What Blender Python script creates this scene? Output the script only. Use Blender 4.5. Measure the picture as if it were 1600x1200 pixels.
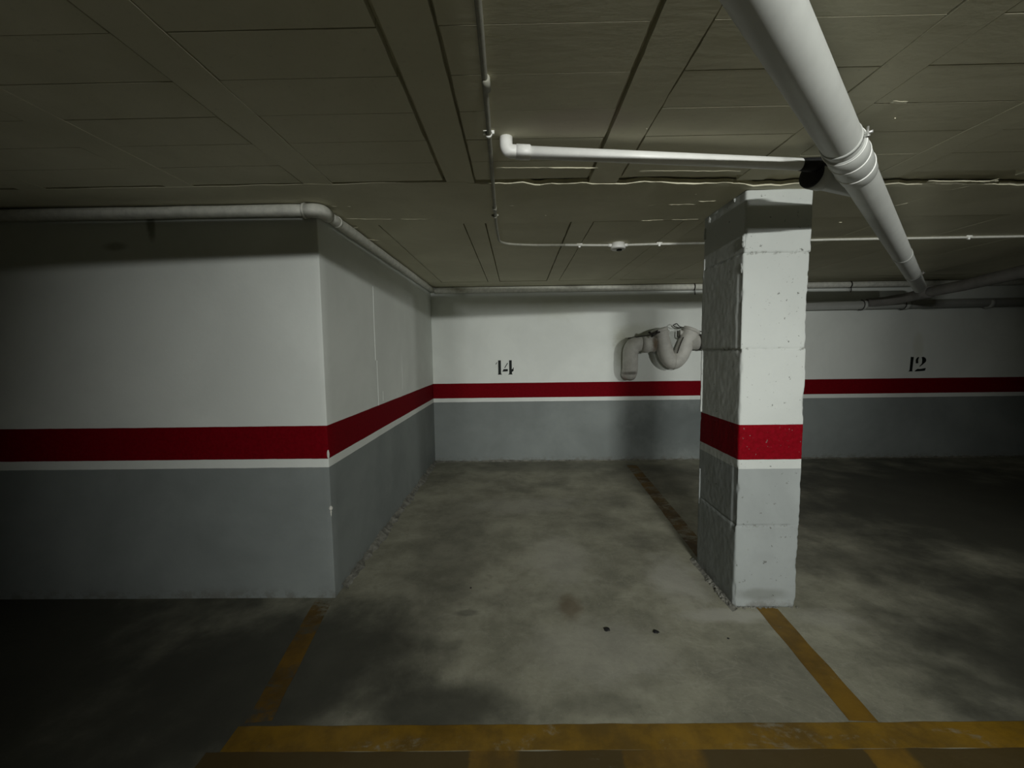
import bpy, bmesh, math, random
from mathutils import Vector, Matrix, noise

for o in list(bpy.data.objects):
    bpy.data.objects.remove(o, do_unlink=True)
SC = bpy.context.scene
COL = SC.collection
rnd = random.Random(7)

# ------------------------------------------------------------------ camera
CAMZ = 1.5345
def Rm(a, ax): return Matrix.Rotation(a, 3, ax)
rot = Rm(0.0132, 'Z') @ Rm(-0.07873, 'X') @ Rm(0.01292, 'Y')
cam_d = bpy.data.cameras.new('camera')
cam = bpy.data.objects.new('camera', cam_d); COL.objects.link(cam)
mw = Matrix((rot.col[0], rot.col[2], -rot.col[1])).transposed().to_4x4()
mw.translation = (0, 0, CAMZ)
cam.matrix_world = mw
cam_d.sensor_width = 36; cam_d.lens = 657.83 / 1600 * 36; cam_d.clip_start = 0.02
SC.camera = cam

# ------------------------------------------------------------------ view, world, lamp light
SC.view_settings.view_transform = 'Standard'; SC.view_settings.look = 'None'
SC.view_settings.gamma = 1; SC.view_settings.use_curve_mapping = False
SC.view_settings.exposure = 0.0
W = bpy.data.worlds.new('world'); SC.world = W; W.use_nodes = True
W.node_tree.nodes['Background'].inputs[0].default_value = (0, 0, 0, 1)

LAMP = Vector((1.02, -2.4, 2.345)); LAMP_R = Vector((6.0, -2.4, 2.335))
def tube_or_fill_light(at, aim, watts, spread, size, col):
    ld = bpy.data.lights.new('tube_or_fill_light', 'AREA'); ld.shape = 'RECTANGLE'
    ld.size = size; ld.size_y = 0.035; ld.energy = watts; ld.color = col
    ld.spread = math.radians(spread)
    lo = bpy.data.objects.new('tube_or_fill_light', ld); COL.objects.link(lo)
    lo.location = at
    lo.rotation_euler = Vector(aim).to_track_quat('-Z', 'Z').to_euler()
tube_or_fill_light(LAMP, (-0.03, 1.0, -0.26), 38.5, 79, 0.62, (0.98, 1.0, 0.95))
tube_or_fill_light(LAMP_R, (-5.0, 8.17, -0.9), 14, 50, 0.62, (0.98, 1.0, 0.95))
tube_or_fill_light(LAMP + Vector((0, -0.11, 0)), (0.2, -1.0, -0.35), 3, 170, 0.62, (1.0, 0.97, 0.82))   # added warm fill behind the first lamp, bounced off the rear wall

# ------------------------------------------------------------------ dimensions
H = 2.40; D = 5.773; DL = 2.521; XS = -1.163
Z1, Z2, Z3 = 1.094, 0.890, 0.836
PX0, PX1, PY0, PY1 = 1.265, 1.632, 2.403, 2.922

# ------------------------------------------------------------------ materials
def new_mat(name):
    m = bpy.data.materials.new(name); m.use_nodes = True
    nt = m.node_tree; b = nt.nodes['Principled BSDF']
    return m, nt, b
def N(nt, t, **kw):
    n = nt.nodes.new(t)
    for k, v in kw.items(): setattr(n, k, v)
    return n
def S(nt, sock, v):
    if hasattr(v, 'is_linked') or hasattr(v, 'links'): nt.links.new(v, sock)
    else: sock.default_value = v
def math_(nt, op, a, b=0.0, c=0.0, clamp=False):
    n = N(nt, 'ShaderNodeMath', operation=op); n.use_clamp = clamp
    S(nt, n.inputs[0], a); S(nt, n.inputs[1], b); S(nt, n.inputs[2], c)
    return n.outputs[0]
def mixc(nt, f, a, b, mode='MIX'):
    n = N(nt, 'ShaderNodeMix', data_type='RGBA', blend_type=mode)
    S(nt, n.inputs[0], f)
    for i, v in ((6, a), (7, b)):
        if isinstance(v, tuple): n.inputs[i].default_value = (*v[:3], 1)
        else: nt.links.new(v, n.inputs[i])
    return n.outputs[2]
def pos(nt): return N(nt, 'ShaderNodeNewGeometry').outputs['Position']
def noise_(nt, vec, scale, detail=5, rough=0.6, dist=0.0, sc=None):
    if sc:
        mp = N(nt, 'ShaderNodeMapping'); mp.inputs['Scale'].default_value = sc
        nt.links.new(vec, mp.inputs[0]); vec = mp.outputs[0]
    n = N(nt, 'ShaderNodeTexNoise'); nt.links.new(vec, n.inputs['Vector'])
    n.inputs['Scale'].default_value = scale; n.inputs['Detail'].default_value = detail
    n.inputs['Roughness'].default_value = rough; n.inputs['Distortion'].default_value = dist
    return n.outputs[0]
def ramp(nt, f, lo_, hi):
    n = N(nt, 'ShaderNodeMapRange', interpolation_type='SMOOTHSTEP'); S(nt, n.inputs[0], f)
    n.inputs[1].default_value = lo_; n.inputs[2].default_value = hi
    return n.outputs[0]
def bump(nt, b, h, strength=0.3, dist=0.004):
    n = N(nt, 'ShaderNodeBump'); n.inputs['Strength'].default_value = strength
    n.inputs['Distance'].default_value = dist
    S(nt, n.inputs['Height'], h); nt.links.new(n.outputs[0], b.inputs['Normal'])
def blob(nt, p, c, r, wob=0.0, wsc=7):
    """soft mask around c with radii r (a stain, or light falloff painted in)"""
    s = N(nt, 'ShaderNodeVectorMath', operation='SUBTRACT'); nt.links.new(p, s.inputs[0]); s.inputs[1].default_value = c
    d = N(nt, 'ShaderNodeVectorMath', operation='DIVIDE'); nt.links.new(s.outputs[0], d.inputs[0]); d.inputs[1].default_value = r
    l = N(nt, 'ShaderNodeVectorMath', operation='LENGTH'); nt.links.new(d.outputs[0], l.inputs[0])
    v = l.outputs['Value']
    if wob: v = math_(nt, 'ADD', v, math_(nt, 'MULTIPLY', math_(nt, 'SUBTRACT', noise_(nt, p, wsc, 5, .6), .5), wob))
    return ramp(nt, v, 1.0, 0.35)

def wall_paint(name, spots=(), streaks=(), pits=0.0, white=(0.79, 0.82, 0.785), grey=(0.245, 0.268, 0.262)):
    m, nt, b = new_mat(name)
    p = pos(nt)
    sep = N(nt, 'ShaderNodeSeparateXYZ'); nt.links.new(p, sep.inputs[0])
    w = math_(nt, 'MULTIPLY', math_(nt, 'SUBTRACT', noise_(nt, p, 5, 6, .7), .5), 0.006)
    z = math_(nt, 'ADD', sep.outputs[2], w)
    def above(t): return ramp(nt, z, t - 0.0015, t + 0.0015)
    var = noise_(nt, p, 1.3, 6, .62, .3)
    fine = noise_(nt, p, 60, 3, .6)
    wh = mixc(nt, ramp(nt, var, .3, .7), tuple(c * .93 for c in white), tuple(c * 1.03 for c in white))
    gr = mixc(nt, ramp(nt, var, .3, .7), tuple(c * .88 for c in grey), tuple(c * 1.1 for c in grey))
    red = mixc(nt, ramp(nt, fine, .3, .7), (0.145, 0.0006, 0.004), (0.185, 0.0008, 0.006))
    c = mixc(nt, above(Z3), gr, wh)
    c = mixc(nt, above(Z2), c, red)
    c = mixc(nt, above(Z1), c, wh)
    # scuffs near the floor
    low = math_(nt, 'MULTIPLY', ramp(nt, sep.outputs[2], 0.09, 0.0), ramp(nt, noise_(nt, p, 14, 5, .7), .42, .62))
    c = mixc(nt, math_(nt, 'MULTIPLY', low, .7), c, (0.16, 0.155, 0.14))
    for (ct, r, col, f) in spots:
        c = mixc(nt, math_(nt, 'MULTIPLY', blob(nt, p, ct, r, .8), f), c, tuple(min(1, x * 1.33) for x in col), 'MULTIPLY')
    if pits:
        for jz in (.495, 1.527, 2.058):      # crumbs of dirt held by the lift joints
            near = ramp(nt, math_(nt, 'ABSOLUTE', math_(nt, 'SUBTRACT', sep.outputs[2], jz)), .014, .002)
            c = mixc(nt, math_(nt, 'MULTIPLY', math_(nt, 'MULTIPLY', near, ramp(nt, noise_(nt, p, 22, 5, .75), .50, .62)), .75), c, (.15, .15, .13))
        sp = ramp(nt, noise_(nt, p, 34, 3, .6), .67, .73)
        c = mixc(nt, math_(nt, 'MULTIPLY', sp, pits), c, (0.13, 0.13, 0.12))
        sp = ramp(nt, noise_(nt, p, 75, 3, .6), .69, .75)
        c = mixc(nt, math_(nt, 'MULTIPLY', sp, pits * .7), c, (0.2, 0.2, 0.19))
    nt.links.new(c, b.inputs['Base Color'])
    b.inputs['Roughness'].default_value = 0.72
    b.inputs['Specular IOR Level'].default_value = 0.06
    hgt = math_(nt, 'ADD', math_(nt, 'MULTIPLY', fine, .4), noise_(nt, p, 9, 6, .7))
    bump(nt, b, hgt, .25 if not pits else .28, .004)
    return m

M_WALL = wall_paint('wall_paint', spots=[
    ((-2.15, DL, 2.31), (.035, .3, .12), (.20, .20, .17), .75),
    ((-2.37, DL, 2.18), (.10, .3, .035), (.26, .26, .22), .55),
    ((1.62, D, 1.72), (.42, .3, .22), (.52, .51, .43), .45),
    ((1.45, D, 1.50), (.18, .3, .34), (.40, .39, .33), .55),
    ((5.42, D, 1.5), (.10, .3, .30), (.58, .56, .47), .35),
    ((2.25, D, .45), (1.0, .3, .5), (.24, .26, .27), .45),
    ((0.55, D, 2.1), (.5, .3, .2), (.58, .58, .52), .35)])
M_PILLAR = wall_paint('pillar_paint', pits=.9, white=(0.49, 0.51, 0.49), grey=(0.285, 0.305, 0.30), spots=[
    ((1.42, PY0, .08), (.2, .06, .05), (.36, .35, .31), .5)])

def floor_colour(nt, p):
    big = noise_(nt, p, 0.9, 7, .6, .2)
    mid = noise_(nt, p, 2.6, 9, .68, .15)
    fine = noise_(nt, p, 26, 5, .7)
    str_ = noise_(nt, p, 4.5, 8, .7, .2, sc=(.8, 1.25, 1))
    base = mixc(nt, ramp(nt, mid, .33, .67), (.215, .210, .160), (.345, .336, .262))
    base = mixc(nt, math_(nt, 'MULTIPLY', ramp(nt, str_, .50, .74), .45), base, (.42, .41, .33))
    base = mixc(nt, math_(nt, 'MULTIPLY', ramp(nt, big, .50, .34), .5), base, (.095, .092, .072))
    base = mixc(nt, math_(nt, 'MULTIPLY', ramp(nt, fine, .5, .75), .22), base, (.08, .078, .062))
    sp = noise_(nt, p, 11, 8, .75, .3)
    base = mixc(nt, math_(nt, 'MULTIPLY', ramp(nt, sp, .54, .72), .38), base, (.11, .108, .085))
    base = mixc(nt, math_(nt, 'MULTIPLY', ramp(nt, noise_(nt, p, 70, 3, .7), .60, .72), .35), base, (.42, .41, .34))
    vor = noise_(nt, p, 1.6, 3, .5, 3.5)
    base = mixc(nt, math_(nt, 'MULTIPLY', ramp(nt, math_(nt, 'ABSOLUTE', math_(nt, 'SUBTRACT', vor, .5)), .012, .0), .16), base, (.42, .41, .35))
    # dark patches: oily stains, plus light falloff painted in towards left and right
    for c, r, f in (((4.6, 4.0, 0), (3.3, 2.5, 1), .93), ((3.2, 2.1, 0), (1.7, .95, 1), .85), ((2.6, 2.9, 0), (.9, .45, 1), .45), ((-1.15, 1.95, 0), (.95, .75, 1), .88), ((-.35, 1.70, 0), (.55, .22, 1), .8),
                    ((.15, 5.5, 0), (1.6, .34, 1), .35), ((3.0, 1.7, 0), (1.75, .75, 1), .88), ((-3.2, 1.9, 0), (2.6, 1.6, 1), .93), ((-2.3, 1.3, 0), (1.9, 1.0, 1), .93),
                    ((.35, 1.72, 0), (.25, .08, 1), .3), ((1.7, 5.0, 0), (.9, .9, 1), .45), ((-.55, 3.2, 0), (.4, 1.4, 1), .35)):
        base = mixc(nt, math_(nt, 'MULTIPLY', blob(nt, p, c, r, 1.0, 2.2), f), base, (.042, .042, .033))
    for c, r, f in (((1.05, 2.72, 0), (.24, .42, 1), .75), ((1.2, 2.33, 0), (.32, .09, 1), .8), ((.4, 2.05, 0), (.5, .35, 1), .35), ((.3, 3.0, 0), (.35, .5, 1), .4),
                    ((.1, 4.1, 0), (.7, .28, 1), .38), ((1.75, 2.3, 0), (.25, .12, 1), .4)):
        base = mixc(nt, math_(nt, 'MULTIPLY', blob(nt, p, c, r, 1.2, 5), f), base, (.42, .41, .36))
    base = mixc(nt, math_(nt, 'MULTIPLY', blob(nt, p, (.30, 2.42, 0), (.09, .17, 1), 1.), .55), base, (.11, .07, .035))
    base = mixc(nt, math_(nt, 'MULTIPLY', blob(nt, p, (-.32, 2.36, 0), (.10, .04, 1), 1.), .5), base, (.06, .06, .05))
    return base, mid, fine

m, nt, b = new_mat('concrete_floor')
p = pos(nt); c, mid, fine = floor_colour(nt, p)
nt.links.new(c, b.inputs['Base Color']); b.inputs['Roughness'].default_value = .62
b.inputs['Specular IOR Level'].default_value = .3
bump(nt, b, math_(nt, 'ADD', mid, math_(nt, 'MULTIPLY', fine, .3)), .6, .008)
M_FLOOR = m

def yellow(name, wear, col=(.19, .10, .001), bright=None, band=None):
    m, nt, b = new_mat(name)
    p = pos(nt); c, mid, fine = floor_colour(nt, p)
    n1 = noise_(nt, p, 5, 8, .7, .6, sc=(.6, 1.6, 1)); n2 = noise_(nt, p, 30, 5, .7)
    f = ramp(nt, math_(nt, 'ADD', n1, math_(nt, 'MULTIPLY', math_(nt, 'SUBTRACT', n2, .5), .35)), wear + .10, wear - .10)
    dark = tuple(x * .5 for x in col)
    y = mixc(nt, ramp(nt, noise_(nt, p, 4, 6, .65), .35, .65), dark, col)
    f = math_(nt, 'MULTIPLY', f, .93)
    if bright:
        sep = N(nt, 'ShaderNodeSeparateXYZ'); nt.links.new(p, sep.inputs[0])
        x = math_(nt, 'ADD', sep.outputs[0], math_(nt, 'MULTIPLY', math_(nt, 'SUBTRACT', n2, .5), .03))
        mask = None
        for a, bb in bright:
            k = math_(nt, 'MULTIPLY', ramp(nt, x, a - .006, a + .006), ramp(nt, x, bb + .02, bb - .02))
            mask = k if mask is None else math_(nt, 'MAXIMUM', mask, k)
        f = math_(nt, 'MAXIMUM', f, math_(nt, 'MULTIPLY', mask, .93))
        y = mixc(nt, mask, (.062, .038, .006), y)
    c = mixc(nt, f, c, y)
    nt.links.new(c, b.inputs['Base Color']); b.inputs['Roughness'].default_value = .55
    b.inputs['Specular IOR Level'].default_value = .3
    bump(nt, b, math_(nt, 'ADD', mid, math_(nt, 'MULTIPLY', fine, .3)), .5, .008)
    return m

m, nt, b = new_mat('ceiling_paint'); p = pos(nt)
v = noise_(nt, p, 1.6, 6, .6, .4); fn = noise_(nt, p, 50, 4, .65)
c = mixc(nt, ramp(nt, v, .3, .7), (.60, .575, .435), (.70, .67, .52))
c = mixc(nt, math_(nt, 'MULTIPLY', blob(nt, p, (.24, 1.68, H), (.30, .13, .2), .5), .5), c, (.60, .52, .45))
c = mixc(nt, math_(nt, 'MULTIPLY', ramp(nt, fn, .55, .8), .25), c, (.3, .29, .23))
nt.links.new(c, b.inputs['Base Color']); b.inputs['Roughness'].default_value = .8; b.inputs['Specular IOR Level'].default_value = .2
bump(nt, b, math_(nt, 'ADD', math_(nt, 'MULTIPLY', fn, .25), noise_(nt, p, 12, 5, .65, 0, sc=(.3, 1, 1))), .25, .004)
M_CEIL = m

def simple(name, col, rough=.5, var=.12, scale=12, spec=.4, metal=0, bmp=.15, rust=None):
    m, nt, b = new_mat(name); p = pos(nt)
    v = noise_(nt, p, scale, 5, .65)
    c = mixc(nt, ramp(nt, v, .3, .7), tuple(x * (1 - var) for x in col), tuple(min(1, x * (1 + var)) for x in col))
    if rust:
        for ct, r, cl, f in rust: c = mixc(nt, math_(nt, 'MULTIPLY', blob(nt, p, ct, r, 1.), f), c, cl)
    nt.links.new(c, b.inputs['Base Color']); b.inputs['Roughness'].default_value = rough
    b.inputs['Specular IOR Level'].default_value = spec; b.inputs['Metallic'].default_value = metal
    bump(nt, b, v, bmp, .003)
    return m
def plain(name):
    m, nt, b = new_mat(name); p = pos(nt)
    nt.links.new(mixc(nt, ramp(nt, noise_(nt, p, 3, 6, .6), .3, .7), (.07, .07, .06), (.11, .11, .10)), b.inputs['Base Color']); b.inputs['Roughness'].default_value = .9
    return m
M_BARE = plain('bare_dark_concrete')
M_PVC = simple('painted_pvc', (.50, .51, .485), .5, .05, 6, .4)
M_PVCW = simple('white_pvc', (.90, .90, .87), .42, .05, 9, .45)
M_PVCD = simple('shaded_pvc', (.20, .19, .18), .6, .12, 7, .3)  # dark tone puts the collector pipe's shade into its colour
M_CORN = simple('corner_pipe_paint', (.66, .66, .60), .65, .12, 22, .25, bmp=.5)
M_BLK = simple('black_rubber', (.012, .012, .012), .6, .2, 20, .3)
M_STEEL = simple('zinc_steel', (.62, .62, .60), .4, .2, 40, .5, .6)
M_WIRE = simple('dark_wire', (.035, .032, .028), .7, .3, 40, .3)
M_COND = simple('conduit_pvc', (.62, .62, .56), .5, .08, 30, .35)
M_CONDG = simple('conduit_shaded', (.34, .335, .28), .65, .12, 30, .3)  # darker copy of the conduit pvc, shade of the dim run painted in
M_STEN = simple('stencil_black', (.007, .011, .009), .6, .2, 60, .25)
M_MORT = simple('rough_mortar', (.20, .197, .172), .9, .4, 18, .2, bmp=.9)
M_TRAP = simple('grimy_white_pvc', (.56, .55, .51), .55, .12, 8, .35, rust=[
    ((1.81, D - .15, 1.60), (.065, .4, .16), (.12, .075, .03), .85),
    ((2.42, D - .15, 1.60), (.025, .4, .16), (.06, .04, .025), .7),
    ((1.50, D - .2, 1.22), (.14, .4, .035), (.10, .09, .07), .7)])
M_CHIP = simple('bare_plaster', (.72, .71, .66), .9, .1, 30, .2)
M_LAMPB = simple('lamp_housing', (.75, .75, .72), .4, .05, 10, .4)
m, nt, b = new_mat('lamp_tube'); b.inputs['Emission Color'].default_value = (.93, 1, .97, 1); b.inputs['Emission Strength'].default_value = 3
M_TUBE = m

# ------------------------------------------------------------------ helpers
def obj(name, bm, mat, parent=None, smooth=False, kind=None, label=None):
    me = bpy.data.meshes.new(name); bm.normal_update(); bm.to_mesh(me); bm.free()
    if smooth:
        for f in me.polygons: f.use_smooth = True
    o = bpy.data.objects.new(name, me); COL.objects.link(o)
    for mm in (mat if isinstance(mat, (list, tuple)) else [mat]): me.materials.append(mm)
    if parent is not None:
        o.parent = parent; o.matrix_parent_inverse = Matrix.Translation(-parent.location)
    if kind: o['kind'] = kind
    if label: o['label'] = label
    return o
def thing(name, label, cat, loc=(0, 0, 0), group=None):
    o = bpy.data.objects.new(name, None); COL.objects.link(o); o.location = loc
    o.empty_display_size = .1
    o['label'] = label; o['category'] = cat
    if group: o['group'] = group
    return o
def tag(o, label, cat, group=None):
    o['label'] = label; o['category'] = cat
    if group: o['group'] = group
    return o
def box(bm, x0, x1, y0, y1, z0, z1, mi=0):
    vs = [bm.verts.new(v) for v in ((x0, y0, z0), (x1, y0, z0), (x1, y1, z0), (x0, y1, z0), (x0, y0, z1), (x1, y0, z1), (x1, y1, z1), (x0, y1, z1))]
    for f in ((3, 2, 1, 0), (4, 5, 6, 7), (0, 1, 5, 4), (1, 2, 6, 5), (2, 3, 7, 6), (3, 0, 4, 7)):
        ff = bm.faces.new([vs[i] for i in f]); ff.material_index = mi
def catmull(pts, n=8):
    P = [Vector(p) for p in pts]; P = [P[0] * 2 - P[1]] + P + [P[-1] * 2 - P[-2]]
    out = []
    for i in range(1, len(P) - 2):
        for k in range(n):
            t = k / n
            a, b_, c_, d = P[i - 1:i + 3]
            out.append(.5 * ((2 * b_) + (c_ - a) * t + (2 * a - 5 * b_ + 4 * c_ - d) * t * t + (3 * b_ - a - 3 * c_ + d) * t ** 3))
    out.append(P[-2]); return out
def bend(pts, r, n=8):
    """polyline with rounded corners of radius r"""
    P = [Vector(p) for p in pts]; out = [P[0]]
    for i in range(1, len(P) - 1):
        a = (P[i - 1] - P[i]); c_ = (P[i + 1] - P[i])
        rr = min(r, a.length * .49, c_.length * .49)
        A = P[i] + a.normalized() * rr; C = P[i] + c_.normalized() * rr
        for k in range(n + 1):
            t = k / n
            out.append(A * (1 - t) ** 2 + P[i] * 2 * t * (1 - t) + C * t * t)
    out.append(P[-1]); return out
def tube(bm, pts, r, seg=24, caps=True, wob=0.0):
    P = [Vector(p) for p in pts]; rs = r if isinstance(r, (list, tuple)) else [r] * len(P)
    rings = []; up = None
    for i, q in enumerate(P):
        t = (P[min(i + 1, len(P) - 1)] - P[max(i - 1, 0)]).normalized()
        if up is None:
            up = Vector((0, 0, 1)) if abs(t.z) < .9 else Vector((0, 1, 0))
        s = t.cross(up).normalized(); up = s.cross(t).normalized()
        ring = []
        for k in range(seg):
            a = 2 * math.pi * k / seg
            rr = rs[i]
            if wob: rr *= 1 + wob * noise.noise(Vector((q.x * 9 + math.cos(a), q.y * 9 + math.sin(a), q.z * 9)))
            ring.append(bm.verts.new(q + (s * math.cos(a) + up * math.sin(a)) * rr))
        rings.append(ring)
    for A, B in zip(rings, rings[1:]):
        for k in range(seg):
            bm.faces.new((A[k], A[(k + 1) % seg], B[(k + 1) % seg], B[k])).smooth = True
    if caps:
        bm.faces.new(list(reversed(rings[0]))); bm.faces.new(rings[-1])
def tubeobj(name, pts, r, mat, parent=None, seg=24, caps=True, wob=0, label=None):
    bm = bmesh.new(); tube(bm, pts, r, seg, caps, wob)
    bmesh.ops.recalc_face_normals(bm, faces=bm.faces)
    return obj(name, bm, mat, parent, label=label)
def profile_ring(bm, c, ax, prof, seg=32):
    """lathe: prof = [(t along axis, radius)]"""
    ax = Vector(ax).normalized(); c = Vector(c)
    s = ax.cross(Vector((0, 0, 1)));
    if s.length < .1: s = Vector((1, 0, 0))
    s.normalize(); u = s.cross(ax).normalized(); rings = []
    for t, r in prof:
        rings.append([bm.verts.new(c + ax * t + (s * math.cos(2 * math.pi * k / seg) + u * math.sin(2 * math.pi * k / seg)) * r) for k in range(seg)])
    for A, B in zip(rings, rings[1:]):
        for k in range(seg): bm.faces.new((A[k], A[(k + 1) % seg], B[(k + 1) % seg], B[k])).smooth = True
    bm.faces.new(list(reversed(rings[0]))); bm.faces.new(rings[-1])
    bmesh.ops.recalc_face_normals(bm, faces=bm.faces)

# ------------------------------------------------------------------ setting: floor, walls
bm = bmesh.new(); box(bm, -6.5, 9.5, -4.2, D + .3, -.2, 0); obj('floor', bm, M_FLOOR, kind='structure')

def wall_left():
    bm = bmesh.new()
    # front face, rounded outer corner, bay side face, gently uneven plaster
    pts = [(-6.2, DL)]
    x = -6.0
    while x < XS - .02: pts.append((x, DL)); x += .12
    pts += [(XS - .006, DL), (XS - .0015, DL + .0015), (XS, DL + .006)]
    y = DL + .1
    while y < D: pts.append((XS, y)); y += .12
    pts.append((XS, D + .1))
    zs = [0, .03, .08] + [i * .12 for i in range(1, 20)] + [H + .02]
    G = []
    for (px, py) in pts:
        col = []
        for z in zs:
            d = .003 * noise.noise(Vector((px * 1.4, py * 1.4, z * 1.4))) + .0012 * noise.noise(Vector((px * 9, py * 9, z * 9)))
            col.append(bm.verts.new((px + (d if px >= XS - .01 else 0), py - (d if py <= DL + .01 else 0), z)))
        G.append(col)
    for A, B in zip(G, G[1:]):
        for k in range(len(zs) - 1): bm.faces.new((A[k], B[k], B[k + 1], A[k + 1])).smooth = True
    # faint vertical plaster joint line and flake on the bay side face
    for (yy, za, zb, w, h) in ((3.44, 1.47, 2.07, .004, .0022), (3.475, 1.06, 1.47, .003, .0015), (4.23, 1.16, 1.50, .020, .0015), (3.60, 1.12, 1.2, .006, .001)):
        n = 16; prev = None
        for i in range(n + 1):
            z = za + (zb - za) * i / n; j = .006 * noise.noise(Vector((yy * 3, 1, z * 5)))
            ww = w * (.35 + .9 * abs(noise.noise(Vector((7, yy, z * 9)))))
            tri = [bm.verts.new((XS + .001, yy + j - ww, z)), bm.verts.new((XS + .002 + h, yy + j, z)), bm.verts.new((XS + .001, yy + j + ww, z))]
            if prev:
                for a in (0, 1): bm.faces.new((prev[a], prev[a + 1], tri[a + 1], tri[a]))
            prev = tri
    # bare plaster chips on the corner
    for cz, rx, rz in ((.915, .007, .030), (.578, .011, .014), (.555, .005, .010), (.545, .003, .02)):
        res = bmesh.ops.create_icosphere(bm, subdivisions=2, radius=1)
        for v in res['verts']:
            k = 1 + .35 * noise.noise(v.co * 2 + Vector((cz * 20, 0, 0)))
            v.co = Vector((XS - .001 + v.co.x * rx * k, DL + .001 + v.co.y * rx * k, cz + v.co.z * rz * k))
        for f in {f for v in res['verts'] for f in v.link_faces}: f.material_index = 1
    return obj('wall_left', bm, [M_WALL, M_CHIP], kind='structure')
wl = wall_left()
bm = bmesh.new()
def plane_grid(bm, x0, x1, y, z0, z1, nx, nz, amp=.003):
    G = [[bm.verts.new((x0 + (x1 - x0) * i / nx, y + amp * noise.noise(Vector(((x0 + (x1 - x0) * i / nx) * 1.3, 3, z0 + (z1 - z0) * k / nz * 1.6))), z0 + (z1 - z0) * k / nz)) for k in range(nz + 1)] for i in range(nx + 1)]
    for i in range(nx):
        for k in range(nz): bm.faces.new((G[i][k], G[i + 1][k], G[i + 1][k + 1], G[i][k + 1])).smooth = True
plane_grid(bm, XS - .1, 9.3, D, -.02, H + .05, 80, 20)
box(bm, XS - .1, 9.3, D + .02, D + .3, -.02, H + .05)
obj('wall_back', bm, M_WALL, kind='structure')
bm = bmesh.new(); box(bm, 9.2, 9.4, -4.2, D + .3, -.1, H + .05); obj('wall_right', bm, M_BARE, kind='structure')
bm = bmesh.new(); box(bm, -6.4, -6.2, -4.2, DL + .4, -.1, H + .05); obj('wall_far_left', bm, M_BARE, kind='structure')
bm = bmesh.new(); box(bm, -6.4, 9.4, -4.2, -4.0, -.1, H + .05); obj('wall_front', bm, M_BARE, kind='structure')

# ------------------------------------------------------------------ ceiling: flush joists, infill blocks, solid strip
JX = [(-5.45, .15), (-4.72, .15), (-3.98, .15), (-3.25, .145), (-2.50, .145), (-1.73, .145), (-1.01, .145), (-.28, .14), (.455, .145), (1.215, .14), (1.90, .14), (2.64, .145), (3.38, .145), (4.12, .145), (4.86, .145), (5.6, .145), (6.34, .145), (7.08, .145), (7.82, .145), (8.56, .145)]
GAPS = {7: (.018, .011), 8: (.017, .007), 6: (.005, .005), 9: (.006, .004), 10: (.005, .003), 5: (.004, .003)}
GAPB = {7: (.009, .010), 8: (.011, .007), 6: (.0, .008), 9: (.004, .004)}
def edge_y(x): return 2.235 + .055 * (x + .2) + .050 * noise.noise(Vector((x * 3.4, 0, 5))) + .022 * noise.noise(Vector((x * 13, 0, 9))) if x > -.25 else 2.222 + .016 * noise.noise(Vector((x * 5, 0, 2)))
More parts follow.
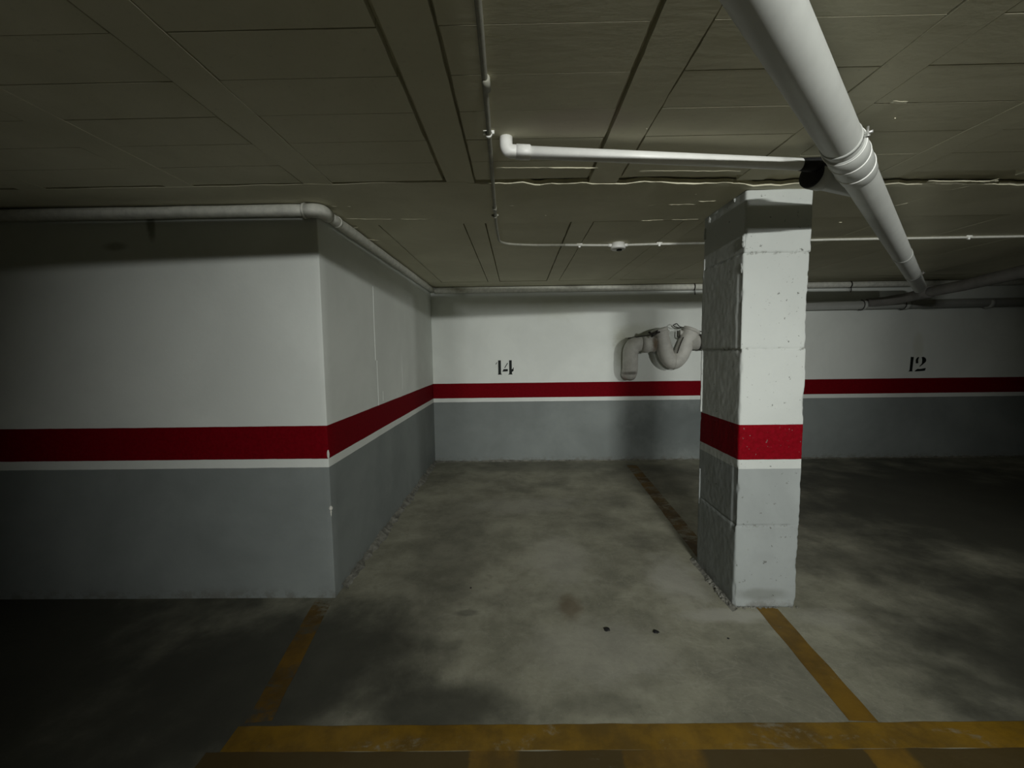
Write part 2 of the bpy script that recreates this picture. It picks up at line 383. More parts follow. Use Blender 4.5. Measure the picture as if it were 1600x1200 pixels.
def ceiling():
    bm = bmesh.new()
    box(bm, -6.5, 9.5, -4.2, D + .3, H + .028, H + .2)
    def jag_box(x0, x1, y0, y1, z, side_jit=.0012):
        """soffit piece with slightly wandering long edges"""
        n = max(2, int((y1 - y0) / .05)); top = H + .03
        L = []; 
        for i in range(n + 1):
            y = y0 + (y1 - y0) * i / n
            a = side_jit * noise.noise(Vector((x0 * 31, y * 14, 1))) * 2; c_ = side_jit * noise.noise(Vector((x1 * 31, y * 14, 4))) * 2
            L.append([bm.verts.new((x0 + a, y, top)), bm.verts.new((x0 + a, y, z)), bm.verts.new((x1 + c_, y, z)), bm.verts.new((x1 + c_, y, top))])
        for A, B in zip(L, L[1:]):
            for k in range(3): bm.faces.new((A[k], A[k + 1], B[k + 1], B[k]))
        bm.faces.new(L[0]); bm.faces.new(list(reversed(L[-1])))
    YB0, YB1 = 2.93, 5.35
    for i, (jx, w) in enumerate(JX):
        jag_box(jx - w / 2, jx + w / 2, -4.1, 2.27, H - .0006)
        jag_box(jx - w / 2, jx + w / 2, YB0 - .02, YB1 + .01, H - .001)
        if i == len(JX) - 1: continue
        nx, nw = JX[i + 1]
        gl = GAPS.get(i, (.004, .004))[1]; gr = GAPS.get(i + 1, (.004, .004))[0]
        a, c_ = jx + w / 2 + gl, nx - nw / 2 - gr
        y = 2.205; k = 0
        while y > -4.0:
            d = .203
            g = .0025 if rnd.random() < .7 else .005
            jr = .004 if g < .004 else .002
            jag_box(a + rnd.uniform(-.002, .002), c_ + rnd.uniform(-.002, .002), y - d + g, y, H + .0006 + rnd.uniform(-.0002, .0002), .0016)
            y -= d; k += 1
        gl = GAPB.get(i, (.003, .003))[1]; gr = GAPB.get(i + 1, (.003, .003))[0]
        a, c_ = jx + w / 2 + gl, nx - nw / 2 - gr
        jag_box(a, c_, YB0 + rnd.uniform(0, .02), YB1 - rnd.uniform(0, .03), H + .0004, .002)
    jag_box(-6.5, 9.5, YB1 + .001, D + .2, H - .0012, 0)
    # solid strip with a wavy plaster lip towards the lamp
    xs = [-6.5 + .03 * i for i in range(int(16 / .03) + 1)]
    prev = None
    for x in xs:
        y = edge_y(x)
        z = H - max(.0012, .0042 + .006 * noise.noise(Vector((x * 5, 7, 0))) + .003 * noise.noise(Vector((x * 21, 7, 0)))) if x > -.22 else H - .0014
        if x > 1.6: z = H - max(.0008, .0016 + .004 * noise.noise(Vector((x * 7, 3, 0))))
        cur = [bm.verts.new((x, y, H + .02)), bm.verts.new((x, y, z)), bm.verts.new((x, y + .035, H - .002)), bm.verts.new((x, YB0, H - .0015)), bm.verts.new((x, YB0, H + .02))]
        if x <= -.22: pass
        if prev:
            for k in range(4):
                f = bm.faces.new((prev[k], cur[k], cur[k + 1], prev[k + 1]))
        prev = cur
    # plaster ridges
    R = [(0.153, 2.078, 0.398, 2.089, .006), (-0.135, 2.585, 0.133, 2.599, .0025), (0.792, 2.632, 0.878, 2.603, .004), (0.901, 2.616, 1.116, 2.626, .005), (0.858, 2.410, 0.968, 2.406, .004), (1.003, 2.465, 1.028, 2.446, .005), (1.065, 2.569, 1.191, 2.565, .006), (0.837, 2.923, 1.007, 2.918, .006), (1.029, 2.919, 1.242, 2.917, .006), (-1.116, 2.775, -0.773, 2.807, .0055), (-0.765, 2.808, -0.481, 2.810, .006), (-1.10, 2.543, -1.023, 2.551, .004), (-1.004, 2.552, -0.967, 2.554, .004), (-0.632, 2.582, -0.609, 2.583, .003), (0.183, 2.780, 0.203, 2.782, .004), (-0.800, 2.654, -0.777, 2.656, .003), (2.182, 2.329, 2.568, 2.347, .003), (2.344, 2.723, 2.381, 2.657, .005), (2.381, 2.657, 2.411, 2.493, .004), (2.411, 2.493, 2.538, 2.320, .004), (2.522, 2.568, 3.016, 2.613, .0022), (0.609, 2.134, 1.109, 2.155, .0015), (1.903, 2.712, 1.946, 2.691, .004), (2.118, 2.711, 2.139, 2.712, .006), (2.251, 3.044, 2.279, 3.045, .007), (1.447, 1.700, 1.454, 1.700, .006), (-1.180, 2.984, -1.087, 2.974, .005), (-1.165, 3.270, -1.048, 3.333, .005), (1.216, 3.753, 1.279, 3.757, .005), (1.222, 3.948, 1.311, 3.954, .003), (0.781, 3.794, 0.895, 3.802, .002), (0.518, 1.734, 0.523, 1.734, .005), (-0.090, 2.068, 0.153, 2.078, .0022), (1.343, 1.584, 1.40, 1.586, .001)]
    for x0, y0, x1, y1, h in R:
        L = math.hypot(x1 - x0, y1 - y0); n = max(2, int(L / .012)); prev = None
        for i in range(n + 1):
            t = i / n; x = x0 + (x1 - x0) * t; y = y0 + (y1 - y0) * t + .007 * noise.noise(Vector((x * 12, y0 * 9, 0))) + .003 * noise.noise(Vector((x * 50, y0 * 9, 0)))
            e = min(1, 6 * min(t, 1 - t) + .15) * (.55 + .8 * abs(noise.noise(Vector((x * 25, y * 25, 3)))))
            hh = h * e
            tri = [bm.verts.new((x, y - .0015, H + .002)), bm.verts.new((x, y - .0005, H + .0004 - hh)), bm.verts.new((x, y + .012, H - .001))]
            if prev:
                bm.faces.new((prev[0], prev[1], tri[1], tri[0])); bm.faces.new((prev[1], prev[2], tri[2], tri[1]))
            prev = tri
    bmesh.ops.recalc_face_normals(bm, faces=bm.faces)
    return obj('ceiling', bm, M_CEIL, kind='structure')
ceiling()

# ------------------------------------------------------------------ mortar fillets along the wall feet
def fillet(name, pts, w, h, seed, side):
    bm = bmesh.new(); prev = None
    P = [Vector(p) for p in pts]; total = []
    for a, b_ in zip(P, P[1:]):
        n = int((b_ - a).length / .025)
        for i in range(n): total.append(a.lerp(b_, i / n))
    total.append(P[-1])
    for i, q in enumerate(total):
        k = .55 + .9 * abs(noise.noise(Vector((q.x * 2.2, q.y * 2.2, seed)))) + .35 * noise.noise(Vector((q.x * 14, q.y * 14, seed + 3)))
        k = max(.12, k)
        cur = []
        for j in range(7):
            t = j / 6
            u = w * k * t; z = h * k * (1 - t) ** 1.3
            jit = .006 * noise.noise(Vector((q.x * 30, q.y * 30, t * 9 + seed)))
            cur.append(bm.verts.new((q.x + side[0] * (u - .004 + jit), q.y + side[1] * (u - .004 + jit), z + (jit if 0 < j < 6 else 0) - (.004 if j == 6 else 0))))
        if prev:
            for j in range(6): bm.faces.new((prev[j], cur[j], cur[j + 1], prev[j + 1])).smooth = (i % 3 != 0)
        prev = cur
    bmesh.ops.recalc_face_normals(bm, faces=bm.faces)
    return obj(name, bm, M_MORT, kind='structure')
fillet('trim_1', [(XS, 2.62, 0), (XS, D, 0)], .075, .05, 1, (1, 0))
fillet('trim_2', [(XS, D, 0), (9.0, D, 0)], .05, .022, 5, (0, -1))

# ------------------------------------------------------------------ pillar
def pillar():
    root = thing('concrete_pillar', 'square concrete pillar painted white, red and grey in the middle of the bays', 'pillar', ((PX0 + PX1) / 2, (PY0 + PY1) / 2, 0))
    bm = bmesh.new()
    def side(a, b_, n): return [(a[0] + (b_[0] - a[0]) * i / n, a[1] + (b_[1] - a[1]) * i / n) for i in range(n)]
    A, B, C_, D_ = (PX0, PY0), (PX1, PY0), (PX1, PY1), (PX0, PY1)
    n1, n2 = 46, 60
    per = []
    for (a, b_, n, nor) in ((A, B, n1, (0, -1)), (B, C_, n2, (1, 0)), (C_, D_, n1, (0, 1)), (D_, A, n2, (-1, 0))):
        for k, q in enumerate(side(a, b_, n)):
            per.append((q, nor, k / n, k))
    joints = [.495, 1.527, 2.058]
    zs = sorted(set([round(i * .0125, 4) for i in range(int(H / .0125) + 1)] + [H] + [j + d for j in joints for d in (-.003, 0, .003)]))
    offs = {0: (0, 0), 1: (.004, .002), 2: (-.003, .001), 3: (.003, -.002)}
    rings = []
    for z in zs:
        lift = sum(z > j for j in joints); ox, oy = offs[lift]
        ring = []
        for (q, nor, t, k) in per:
            x, y = q
            v = Vector((x * 6, y * 6, z * 6))
            d = (.0018 if nor[0] else .0035) * noise.noise(v) + .0012 * noise.noise(v * 6)
            for j in joints:
                if abs(z - j) < .004: d -= .0035 * (.6 + .8 * noise.noise(Vector((x * 20, y * 20, j * 7))))
            # corners: rounded and chipped
            dc = min(math.hypot(x - c[0], y - c[1]) for c in (A, B, C_, D_))
            cx = min((A, B, C_, D_), key=lambda c: math.hypot(x - c[0], y - c[1]))
            chip = max(0, noise.noise(Vector((cx[0] * 9, cx[1] * 9, z * 11))) + .45 * noise.noise(Vector((cx[0] * 9, cx[1], z * 45))))
            cr = .004 + .016 * chip * (1.3 if cx == A else 1)
            if cx == B and z < .04: cr += .02 * (1 - z / .04)
            wd = .012 + .01 * chip
            if dc < wd:
                kk = (1 - dc / wd) ** 1.5
                ctr = Vector(((PX0 + PX1) / 2 - cx[0], (PY0 + PY1) / 2 - cx[1])); ctr = Vector((math.copysign(.7, ctr.x), math.copysign(.7, ctr.y)))
                x += ctr.x * cr * kk; y += ctr.y * cr * kk
            x += nor[0] * d + ox; y += nor[1] * d + oy
            # narrow recessed strip on the left face beside the front corner
            if nor == (-1, 0) and 1.5 < z < 1.96:
                yy = y + .006 * noise.noise(Vector((1, 2, z * 12)))
                if PY0 + .006 < yy < PY0 + .05: x += .004
            if nor == (-1, 0) and .45 < z < .85 and PY0 + .01 < y < PY0 + .06: x += .004
            ring.append(bm.verts.new((x, y, z)))
        rings.append(ring)
    n = len(per)
    for R0, R1 in zip(rings, rings[1:]):
        for k in range(n): bm.faces.new((R0[k], R0[(k + 1) % n], R1[(k + 1) % n], R1[k])).smooth = True
    bm.faces.new(rings[-1]); bm.faces.new(list(reversed(rings[0])))
    # formwork lip on the rear left corner
    for (za, zb, w) in ((1.1, 1.52, .007), (1.93, 2.13, .005), (2.26, 2.33, .008), (.45, .7, .004)):
        prev = None; m_ = int((zb - za) / .02)
        for i in range(m_ + 1):
            z = za + (zb - za) * i / m_; k = w * (.7 + .6 * noise.noise(Vector((z * 20, 4, 4))))
            cur = [bm.verts.new((PX0 + .004, PY1 - .03, z)), bm.verts.new((PX0 - k, PY1 - .026, z)), bm.verts.new((PX0 - k, PY1 - .018, z)), bm.verts.new((PX0 + .004, PY1 - .012, z))]
            if prev:
                for j in range(3): bm.faces.new((prev[j], cur[j], cur[j + 1], prev[j + 1]))
            prev = cur
    # plaster flakes at the head of the left face and front corner
    for (y, z, ry, rz) in ((2.84, 2.37, .016, .02), (2.76, 2.388, .035, .007), (2.52, 2.385, .007, .011), (2.41, 2.11, .008, .02), (2.41, 2.14, .007, .02), (2.42, 1.98, .01, .025)):
        res = bmesh.ops.create_icosphere(bm, subdivisions=2, radius=1)
        for v in res['verts']:
            k = 1 + .5 * noise.noise(v.co * 2.3 + Vector((z * 20, y * 9, 0)))
            v.co = Vector((PX0 + v.co.x * .006 * k, y + v.co.y * ry * k, z + v.co.z * rz * k))
    bmesh.ops.recalc_face_normals(bm, faces=bm.faces)
    obj('shaft', bm, M_PILLAR, root)
    # rough mortar lumps around the foot
    bm = bmesh.new()
    r2 = random.Random(3)
    spots = [(PX0 - r2.uniform(.0, .02), r2.uniform(2.41, 2.72), r2.uniform(.006, .015)) for _ in range(34)]
    spots += [(r2.uniform(PX0 - .02, PX1 + .02), PY0 - r2.uniform(0, .012), r2.uniform(.003, .007)) for _ in range(30)]
    spots += [(PX1 + r2.uniform(0, .015), r2.uniform(2.42, 2.7), r2.uniform(.004, .008)) for _ in range(12)]
    for x, y, r in spots:
        res = bmesh.ops.create_icosphere(bm, subdivisions=2, radius=1)
        sx, sy, sz = r * r2.uniform(.8, 1.7), r * r2.uniform(.8, 2.0), r * r2.uniform(.5, 1.0)
        for v in res['verts']:
            k = 1 + .6 * noise.noise(v.co * 1.8 + Vector((x * 90, y * 90, 0)))
            v.co = Vector((x + v.co.x * sx * k, y + v.co.y * sy * k, max(-.002, v.co.z * sz * k + sz * .3)))
    # thin mortar skirt
    G = []
    for i in range(60):
        t = i / 59; y = 2.36 + .62 * t
        row = []
        for j in range(6):
            u = j / 5
            w = .03 + .03 * abs(noise.noise(Vector((y * 6, 0, 2))))
            row.append(bm.verts.new((PX0 + .004 - w * u, y, max(-.001, .022 * (1 - u) ** 1.4 * (.6 + .9 * abs(noise.noise(Vector((y * 24, u * 5, 1)))))) - (.002 if j == 5 else 0))))
        G.append(row)
    for A_, B_ in zip(G, G[1:]):
        for j in range(5): bm.faces.new((A_[j], A_[j + 1], B_[j + 1], B_[j]))
    bmesh.ops.recalc_face_normals(bm, faces=bm.faces)
    obj('mortar_footing', bm, M_MORT, root, label='rough grey mortar crumbs around the pillar foot')
    # hairline of dirt in the lift joints
    return root
pillar()

# ------------------------------------------------------------------ painted floor lines
def strip(name, pts, w, mat, label, z=.0012):
    bm = bmesh.new(); prev = None; P = [Vector((*p, 0)) for p in pts]; tot = []
    for a, b_ in zip(P, P[1:]):
        n = max(1, int((b_ - a).length / .03))
        tot += [a.lerp(b_, i / n) for i in range(n)]
    tot.append(P[-1]); dr = (P[-1] - P[0]).normalized(); nrm = Vector((-dr.y, dr.x, 0))
    for q in tot:
        j1 = .004 * noise.noise(q * 7 + Vector((0, 0, 1))); j2 = .004 * noise.noise(q * 7 + Vector((0, 0, 5)))
        a = q + nrm * (w / 2 + j1); c_ = q - nrm * (w / 2 + j2)
        cur = [bm.verts.new((a.x, a.y, 0)), bm.verts.new((a.x, a.y, z)), bm.verts.new((c_.x, c_.y, z)), bm.verts.new((c_.x, c_.y, 0))]
        if prev:
            for j in range(3): bm.faces.new((prev[j], cur[j], cur[j + 1], prev[j + 1]))
        prev = cur
    bmesh.ops.recalc_face_normals(bm, faces=bm.faces)
    o = obj(name, bm, mat); tag(o, label, 'parking line'); return o
M_Y = yellow('yellow_paint', .70)
M_YW = yellow('worn_yellow_paint', .56, col=(.15, .078, .001))
M_YM = yellow('main_yellow_paint', .66, col=(.225, .122, .001))
M_YB = yellow('faded_yellow_paint', .74, col=(.19, .10, .002), bright=[(-.20, -.02), (.38, .68), (1.30, 1.46)])
strip('parking_line', [(1.455, 2.395), (1.405, 1.63)], .115, M_Y, 'yellow line running from the pillar foot to the front yellow band')
strip('parking_line', [(1.50, 5.5), (1.37, 2.95)], .13, M_YW, 'shadowed yellow line on the floor behind the pillar')
strip('parking_line', [(-1.225, 2.50), (-1.10, 1.63)], .105, M_YW, 'dim yellow line starting at the left wall corner')
strip('parking_line', [(-1.17, 1.554), (6.5, 1.600)], .112, M_YM, 'long bright yellow band crossing the floor in front of the bays')
strip('parking_line', [(-1.22, 1.331), (6.5, 1.377)], .33, M_YB, 'faded older yellow strip nearest the camera with brighter patches', z=.0008)

# ------------------------------------------------------------------ main sloping drain pipe
def mp(y, dz=0): return Vector((.53 + 1.02 * (y - .955), y, 2.268 - .0125 * (y - .955) + dz))
R0 = .0605
AX = (mp(2) - mp(1)).normalized()
def on_pipe(y0, t): return mp(y0) + AX * t
dp = thing('drain_pipe', 'thick grey-white drain pipe slanting under the ceiling past the pillar top', 'pipe', tuple(mp(1.9)))
tubeobj('pipe', [mp(-3.6 + .3 * i) for i in range(int(8.9 / .3) + 1)] + [mp(5.25)], R0, M_PVC, dp, 40, wob=.004)
def collar(y, prof, par, nm='coupling', mat=M_PVC):
    bm = bmesh.new(); profile_ring(bm, mp(y), AX, prof, 40); return obj(nm, bm, mat, par)
# long double socket at the branch
collar(1.60, [(-.002, R0), (0, R0 + .0055), (.11, R0 + .006), (.116, R0 + .004), (.12, R0 + .006), (.245, R0 + .0055), (.25, R0 + .003), (.254, R0 + .0045), (.345, R0 + .004), (.35, R0)], dp)
for y in (3.35, -1.6):
    collar(y, [(-.002, R0), (0, R0 + .0028), (.07, R0 + .0028), (.074, R0)], dp)
# raised bright seams
for t in (.004, .118, .252):
    bm = bmesh.new(); profile_ring(bm, on_pipe(1.60, t), AX, [(-.0016, R0 + .003), (-.0012, R0 + .0078), (.0012, R0 + .0078), (.0016, R0 + .003)], 40)
    obj('sealing_ring', bm, M_PVCW, dp, label='thin white ring on the coupling')
# clamp with ear and bolt
def clamp(y, par):
    bm = bmesh.new(); profile_ring(bm, mp(y), AX, [(-.011, R0), (-.011, R0 + .003), (.011, R0 + .003), (.011, R0)], 40)
    c_ = obj('pipe_clamp', bm, M_PVC, par)
    s = AX.cross(Vector((0, 0, 1))).normalized()
    bm = bmesh.new(); q = mp(y)
    a = q + s * (R0 + .001)
    tube(bm, [a, a + s * .026], .005, 8); tube(bm, [a + s * .012 + Vector((0, 0, -.014)), a + s * .012 + Vector((0, 0, .02))], .0035, 8)
    tube(bm, [a + s * .012 + Vector((0, 0, -.014)), a + s * .012 + Vector((0, 0, -.008))], .0075, 6)
    obj('bolt', bm, M_STEEL, c_, label='zinc clamp bolt')
    bm = bmesh.new(); tube(bm, [q + Vector((0, 0, R0)), Vector((q.x, q.y, H + .01))], .004, 8); obj('hanger_rod', bm, M_STEEL, c_)
clamp(1.565, dp); clamp(4.2, dp); clamp(-.8, dp)
# branch stub with black rubber end
st0 = Vector((1.305, 1.93, 2.288)); st1 = Vector((1.585, 2.01, 2.265))
sd = (st1 - st0).normalized()
bm = bmesh.new()
profile_ring(bm, st0, sd, [(.0, .050), (.0, .058), (.055, .058), (.06, .052), ((st1 - st0).length, .052)], 36)
stub = obj('branch_stub', bm, M_PVC, dp)
bm = bmesh.new()
profile_ring(bm, st0 - sd * .012, sd, [(0, .040), (.0, .0545), (.018, .0545)], 36)
obj('rubber_plug', bm, M_BLK, stub, label='black rubber plug closing the branch')

# small white waste pipe running from the ceiling into the branch
wp = thing('waste_pipe', 'narrow white waste pipe below the ceiling with an elbow at its left end', 'pipe', (-.03, 1.76, 2.4))
A0 = Vector((.0, 1.79, 2.345)); A1 = Vector((1.305, 1.905, 2.318))
d = (A1 - A0).normalized()
tubeobj('pipe', [A0 + d * .02, A1 - d * .02], .0245, M_PVCW, wp, 24)
el = bend([Vector((-.035, 1.787, 2.402)), Vector((-.035, 1.787, 2.347)), A0 + d * .03], .045, 10)
tubeobj('elbow', el, .0265, M_PVCW, wp, 24)
bm = bmesh.new(); profile_ring(bm, A0 + d * .005, d, [(0, .026), (0, .0295), (.055, .0295), (.06, .026), (.06, .0245)], 28); obj('socket', bm, M_PVCW, wp)
tubeobj('rubber_sleeve', [A1 - d * .075, A1 - d * .015, A1 + d * .03], [.0255, .030, .034], M_BLK, wp, 24, label='black rubber sleeve at the branch')

# ------------------------------------------------------------------ conduit, junction box
cd = thing('electrical_conduit', 'thin conduit along the ceiling bending right beside the small white pipe', 'conduit', (-.1, 1.73, H))
ZC = H - .0115
cpts = bend([(-.03, -3.9, ZC), (-.085, 1.11, ZC), (-.10, 1.73, ZC), (-.132, 2.9, ZC), (-.13, 3.43, ZC), (.10, 3.50, ZC), (.40, 3.515, ZC)], .16, 10)
tubeobj('tube', cpts, .0092, M_CONDG, cd, 12)
tubeobj('tube', [(.40, 3.515, ZC), (.62, 3.535, ZC), (.83, 3.535, ZC - .004), (1.1, 3.535, ZC), (1.51, 3.53, ZC), (2.5, 3.48, ZC), (6.0, 3.47, ZC), (9.1, 3.47, ZC)], .0095, M_COND, cd, 12)
for (x, y) in ((-.088, 1.42), (-.125, 2.62)):
    tubeobj('conduit_coupling', [(x, y - .03, ZC), (x, y + .03, ZC)], .0125, M_CONDG, cd, 12)
def cclip(x, y, ax, mat):
    bm = bmesh.new()
    if ax == 'x': box(bm, x - .022, x + .022, y - .014, y - .008, H - .006, H + .001); profile_ring(bm, (x - .006, y, ZC), (1, 0, 0), [(0, .0095), (0, .013), (.012, .013), (.012, .0095)], 14); box(bm, x - .008, x + .008, y - .012, y - .003, H - .03, H)
    else: box(bm, x - .022, x + .022, y - .006, y + .006, H - .012, H + .001); profile_ring(bm, (x, y - .006, ZC), (0, 1, 0), [(0, .0092), (0, .0135), (.012, .0135), (.012, .0092)], 14)
    return obj('clip', bm, mat, cd)
for x in (.52, 1.17, 2.2, 3.6, 5.0): cclip(x, 3.535 if x < 2 else 3.48, 'x', M_PVCW)
cclip(-.102, 1.735, 'y', M_PVCW); cclip(-.13, 2.75, 'y', M_CONDG)
jb = thing('junction_box', 'small round white junction box on the ceiling conduit left of the pillar', 'junction box', (.835, 3.53, H))
bm = bmesh.new(); profile_ring(bm, (.835, 3.53, H + .001), (0, 0, -1), [(0, .052), (.022, .054), (.028, .060), (.046, .060), (.054, .052), (.058, .03)], 32); obj('body', bm, M_PVCW, jb)
bm = bmesh.new(); profile_ring(bm, (.84, 3.51, H - .056), (0, 0, -1), [(0, .022), (.008, .022), (.010, .017)], 16); obj('gland', bm, M_BLK, jb, label='dark gland under the box')
for s in (-1, 1): tubeobj('spigot', [(.835 + s * .05, 3.535, ZC - .004), (.835 + s * .078, 3.535, ZC - .003)], .013, M_PVCW, jb, 14)

# ------------------------------------------------------------------ corner pipes along wall heads
cp = thing('corner_pipe', 'white painted pipe along the head of the left wall turning at its corner', 'pipe', (XS, DL, 2.37))
tubeobj('pipe', [(-6.1 + .2 * i, DL - .034, 2.359) for i in range(25)] + [(XS - .03, DL - .034, 2.359)], .033, M_CORN, cp, 18, wob=.12)
tubeobj('pipe', [(XS + .034, DL + .02 + .13 * i, 2.359) for i in range(24)] + [(XS + .034, D - .01, 2.359)], .033, M_CORN, cp, 18, wob=.12)
tubeobj('elbow', bend([(XS - .05, DL - .038, 2.354), (XS + .038, DL - .038, 2.354), (XS + .038, DL + .06, 2.356)], .06, 8), .040, M_CORN, cp, 22)
bm = bmesh.new(); profile_ring(bm, (XS - .058, DL - .037, 2.354), (1, 0, 0), [(0, .036), (0, .0435), (.012, .0435), (.012, .036)], 24); obj('elbow_rim', bm, M_CORN, cp)
bm = bmesh.new(); profile_ring(bm, (XS + .034, 2.71, 2.359), (0, 1, 0), [(0, .033), (0, .0355), (.02, .0355), (.02, .033)], 20); obj('joint_ring', bm, M_CORN, cp)

wpz = 2.345
bp = thing('corner_pipe', 'white pipe at the head of the back wall passing behind the pillar', 'pipe', (2.4, D, wpz))
tubeobj('pipe', [(-1.1 + .2 * i, D - .042, wpz + .008) for i in range(51)], .040, M_CORN, bp, 20, wob=.05)
for x in (2.36, 4.42):
    bm = bmesh.new(); profile_ring(bm, (x, D - .042, wpz + .008), (1, 0, 0), [(0, .040), (0, .0435), (.016, .0435), (.016, .040)], 22)
    k = obj('pipe_clamp', bm, M_WIRE, bp, label='dark wire strap')
    bm = bmesh.new(); tube(bm, [(x + .01, D - .06, wpz - .02), (x + .02, D - .055, wpz - .07), (x + .03, D - .03, wpz - .09)], .006, 8); obj('strap_end', bm, M_WIRE, k)

# ------------------------------------------------------------------ drains at the back wall, right side
WZ = 2.072
wd = thing('drain_pipe', 'horizontal grey drain pipe along the back wall above bay 12', 'pipe', (4.5, D - .065, WZ))
tubeobj('pipe', bend([(3.05, D - .10, 1.62), (3.05, D - .08, WZ), (9.1, D - .075, WZ + .03)], .16, 8), .058, M_PVC, wd, 28)
for x, t in ((4.58, .03), (5.12, .06), (6.2, .06)):
    bm = bmesh.new(); profile_ring(bm, (x, D - .076, WZ + .006), (1, 0, 0), [(0, .058), (0, .064), (t, .064), (t, .058)], 28); obj('coupling', bm, M_PVC, wd)
for x in (4.56, 5.1, 7.0):
    bm = bmesh.new(); tube(bm, [(x, D - .075 + .066 * math.cos(a), WZ + .006 + .066 * math.sin(a)) for a in [i * math.pi / 8 for i in range(4, 17)]], .005, 8)
    obj('wire_strap', bm, M_WIRE, wd, label='dark wire strap')
by0, by1 = Vector((5.05, D - .085, 2.085)), Vector((4.86, 5.2, 2.155))
cdn = thing('collector_drain', 'darker drain pipe angling out from the back wall to the right edge', 'pipe', tuple(by1))
tubeobj('pipe', [Vector((4.62, D - .10, 2.10)), Vector((4.80, D - .15, 2.115)), Vector((4.90, 5.42, 2.135)), by1, Vector((4.66, 4.5, 2.155)), Vector((4.30, 3.55, 2.16)), Vector((4.22, 3.38, 2.163)), Vector((4.19, 3.29, 2.19)), Vector((4.175, 3.25, 2.25)), Vector((4.175, 3.25, 2.41))], .058, M_PVCD, cdn, 28)
bm = bmesh.new(); profile_ring(bm, Vector((4.83, 5.10, 2.155)), (Vector((4.66, 4.5, 2.155)) - by1), [(-.12, .058), (-.12, .066), (.10, .066), (.10, .058)], 28); obj('coupling', bm, M_PVCD, cdn)

# ------------------------------------------------------------------ drain trap on the back wall
def tc(cx, cy, dy=.13): return Vector((1.153 + cx * .000987, D - dy, 2.113 - cy * .000987 + .004))
tr = thing('drain_trap', 'grimy white U-bend drain trap with elbow on the back wall beside the pillar', 'drain trap', tuple(tc(760, 520, 0)))
tubeobj('inlet_elbow', bend([tc(355, 935, .06), tc(358, 880, .13), tc(362, 515), tc(690, 528)], .13, 12), .101, M_TRAP, tr, 30)
bm = bmesh.new(); profile_ring(bm, tc(505, 527), (1, 0, 0), [(0, .10), (0, .112), (.10, .112), (.10, .10)], 30); obj('socket', bm, M_TRAP, tr)
bm = bmesh.new(); profile_ring(bm, tc(365, 640), (0, 0, 1), [(0, .10), (0, .107), (.008, .107), (.008, .10)], 30); obj('socket_rim', bm, M_TRAP, tr)
ub = catmull([tc(745, 350), tc(775, 450), tc(815, 590), tc(860, 705), tc(940, 765), tc(1020, 705), tc(1075, 590), tc(1130, 450), tc(1172, 355)], 6)
tubeobj('u_bend', ub, .103, M_TRAP, tr, 32)
bm = bmesh.new(); profile_ring(bm, tc(940, 765) + Vector((-.004, 0, 0)), (1, 0, 0), [(0, .101), (0, .107), (.008, .107), (.008, .101)], 30); obj('joint_ring', bm, M_TRAP, tr)
for a, cx in ((720, 0), (1200, 1)):
    q = tc(745, 350) if cx == 0 else tc(1172, 355)
    dr = (ub[0] - ub[3]).normalized() if cx == 0 else (ub[-1] - ub[-4]).normalized()
    bm = bmesh.new(); profile_ring(bm, q - dr * .015, dr, [(0, .103), (0, .110), (.04, .110), (.045, .095)], 30); obj('inspection_cap', bm, M_TRAP, tr)
for cx, sg in ((835, 1), (1050, -1)):
    bm = bmesh.new(); profile_ring(bm, tc(cx, 375, .13) - Vector((sg * .05, 0, 0)), (sg, 0, 0), [(0, .03), (.06, .03), (.06, .036), (.085, .036)], 20); obj('side_spigot', bm, M_TRAP, tr)
tubeobj('outlet_pipe', bend([tc(1150, 505), tc(1700, 520), Vector((3.05, D - .10, 1.61))], .05, 6), .098, M_TRAP, tr, 30)
bm = bmesh.new(); profile_ring(bm, tc(1262, 508), (1, 0, 0), [(0, .097), (0, .106), (.03, .106), (.03, .097)], 30); obj('strap', bm, M_WIRE, tr, label='dark strap around the outlet')
bm = bmesh.new(); tube(bm, catmull([tc(800, 312, .15), tc(700, 345, .22), tc(610, 385, .24), tc(560, 410, .25), tc(450, 425, .2), tc(350, 440, .05)], 5), .007, 8); tube(bm, catmull([tc(740, 362, .2), tc(680, 380, .25), tc(600, 430, .25)], 5), .012, 8); tube(bm, catmull([tc(700, 350, .2), tc(620, 400, .26), tc(585, 370, .2)], 4), .014, 8)
obj('tie_wire', bm, M_WIRE, tr, label='dark wire tied round the elbow')
bm = bmesh.new(); tube(bm, catmull([tc(1050, 305, .1), tc(1000, 310, .1), tc(945, 280, .1), tc(985, 255, .1), tc(1030, 295, .1), tc(1120, 315, .12), tc(1250, 355, .16), tc(1365, 395, .2), tc(1380, 340, .2)], 6), .0065, 8)
tube(bm, catmull([tc(990, 350, .12), tc(985, 420, .14), tc(1010, 440, .15), tc(1020, 350, .12)], 5), .007, 8)
tube(bm, catmull([tc(1040, 440, .2), tc(990, 530, .235), tc(950, 650, .235)], 5), .006, 8)
obj('tie_wire', bm, M_WIRE, tr, label='looped dark wire above the U-bend')

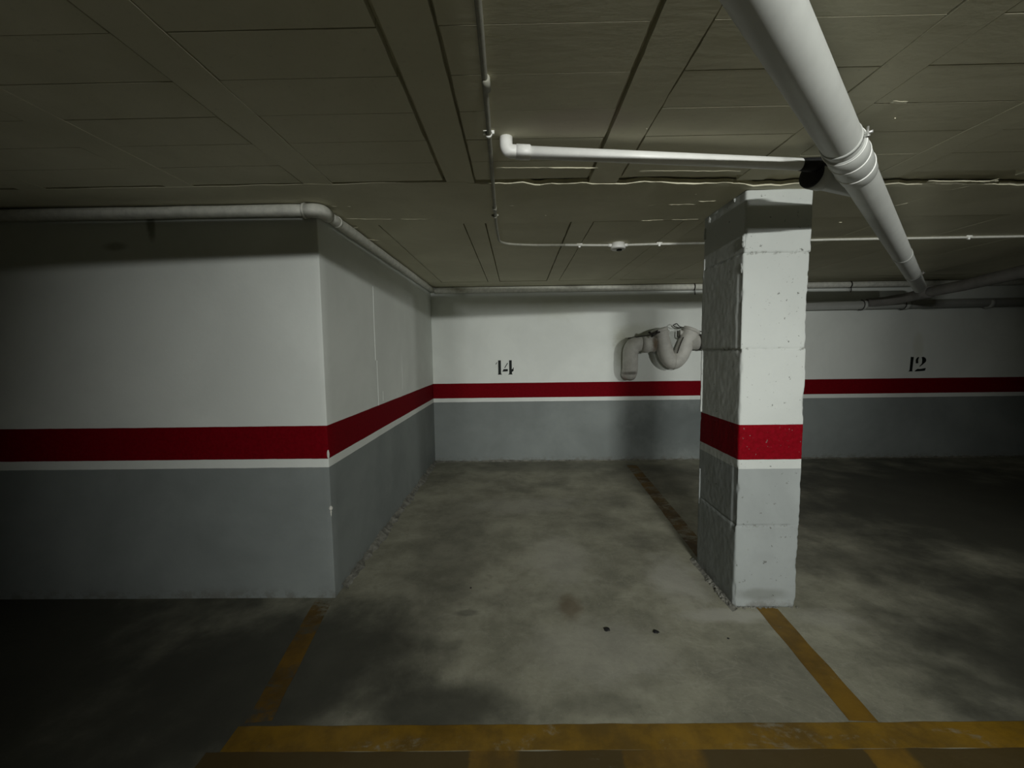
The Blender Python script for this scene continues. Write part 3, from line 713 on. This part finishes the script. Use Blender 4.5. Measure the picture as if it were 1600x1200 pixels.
# ------------------------------------------------------------------ stencilled bay numbers
def digits(name, polys, ox, oz, k, label):
    bm = bmesh.new()
    y = D - .0045
    for P in polys:
        f = [bm.verts.new((ox + x * k, y, oz - z * k)) for x, z in P]
        b2 = [bm.verts.new((v.co.x, D + .006, v.co.z)) for v in f]
        bm.faces.new(f)
        for i in range(len(f)): bm.faces.new((f[i], f[(i + 1) % len(f)], b2[(i + 1) % len(f)], b2[i]))
    bmesh.ops.recalc_face_normals(bm, faces=bm.faces)
    return tag(obj(name, bm, M_STEN), label, 'painted number')
k = .00877 / 16
d14 = [[(555, 452), (590, 402), (598, 412), (572, 460)], [(622, 360), (690, 358), (692, 690), (715, 716), (608, 716), (624, 692)],
       [(722, 640), (758, 580), (862, 578), (862, 634), (790, 640)], [(773, 548), (852, 422), (868, 430), (795, 552)],
       [(897, 360), (962, 358), (962, 585), (985, 572), (998, 542), (1010, 545), (1004, 625), (985, 640), (965, 655), (967, 695), (982, 716), (862, 716), (897, 692)]]
digits('painted_number', d14, -.27 - 608 * k, 1.21 + 716 * k, k, 'black stencilled number 14 on the white back wall left of the trap')
def arc(cx, cy, rx, ry, a0, a1, n=8): return [(cx + rx * math.cos(math.radians(a0 + (a1 - a0) * i / n)), cy - ry * math.sin(math.radians(a0 + (a1 - a0) * i / n))) for i in range(n + 1)]
d12 = [[(512, 262), (540, 270), (580, 266), (560, 598), (575, 624), (468, 628), (500, 598)],
       arc(725, 360, 88, 95, 110, 200, 7) + [(640, 425), (690, 428), (700, 400)] + arc(725, 360, 35, 80, 200, 110, 5),
       arc(765, 360, 30, 82, 75, -20, 5) + [(790, 430), (760, 470), (735, 500), (745, 508), (800, 465), (860, 410)] + arc(775, 355, 112, 92, -25, 72, 8),
       [(622, 628), (655, 590), (690, 565), (760, 568), (890, 545), (872, 608), (820, 618)]]
digits('painted_number', d12, 5.30 - 468 * k, 1.385 + 262 * k - .0, k, 'black stencilled number 12 on the back wall right of the pillar')

# ------------------------------------------------------------------ crumbs on the floor
def crumb(x, y, r, label, seed):
    bm = bmesh.new(); res = bmesh.ops.create_icosphere(bm, subdivisions=3, radius=1)
    for v in res['verts']:
        kk = 1 + .5 * noise.noise(v.co * 1.6 + Vector((seed, 0, 0)))
        v.co = Vector((x + v.co.x * r * 1.3 * kk, y + v.co.y * r * kk, max(0.0, r * .45 + v.co.z * r * .6 * kk)))
    tag(obj('dirt_crumb', bm, M_BLK if seed < 5 else M_MORT), label, 'crumb')
crumb(.473, 2.20, .012, 'dark crumb of dirt on the floor near the middle of bay 14', 1)
crumb(.736, 2.18, .011, 'dark crumb of dirt on the floor nearer the pillar', 2)
crumb(-.32, 2.62, .005, 'tiny dark speck on the floor toward the left side of the bay', 3)
crumb(1.10, 2.13, .004, 'tiny dark speck on the floor in front of the pillar', 4)

# ------------------------------------------------------------------ ceiling lamp behind the camera that lights the bays
def lamp(L, dirx, label):
    cl = thing('batten_lamp', label, 'lamp', (L.x, L.y, H), 'batten lamps under the ceiling behind the camera')
    d = Vector((dirx, 1, 0)).normalized(); t = Vector((d.y, -d.x, 0))
    def obox(bm, a0, a1, b0, b1, z0, z1):
        box(bm, a0, a1, b0, b1, z0, z1)
    M = Matrix.Translation(Vector((L.x, L.y, 0))) @ Matrix(((t.x, d.x, 0, 0), (t.y, d.y, 0, 0), (0, 0, 1, 0), (0, 0, 0, 1)))
    def fin(name, bm, mat):
        bm.transform(M); return obj(name, bm, mat, cl)
    bm = bmesh.new(); box(bm, -.36, .36, -.10, -.03, H - .10, H - .0005); fin('housing', bm, M_LAMPB)
    bm = bmesh.new(); tube(bm, [(-.31, -.018, L.z), (.31, -.018, L.z)], .012, 16); fin('tube', bm, M_TUBE)
    for s_ in (-1, 1):
        bm = bmesh.new(); box(bm, s_ * .335 - .012, s_ * .335 + .012, -.03, .0, H - .095, H - .03); fin('end_cap', bm, M_LAMPB)
lamp(LAMP, 0, 'slim white batten lamp behind the camera facing bay 14')
lamp(LAMP_R, -.57, 'slim white batten lamp behind the camera farther to the right')
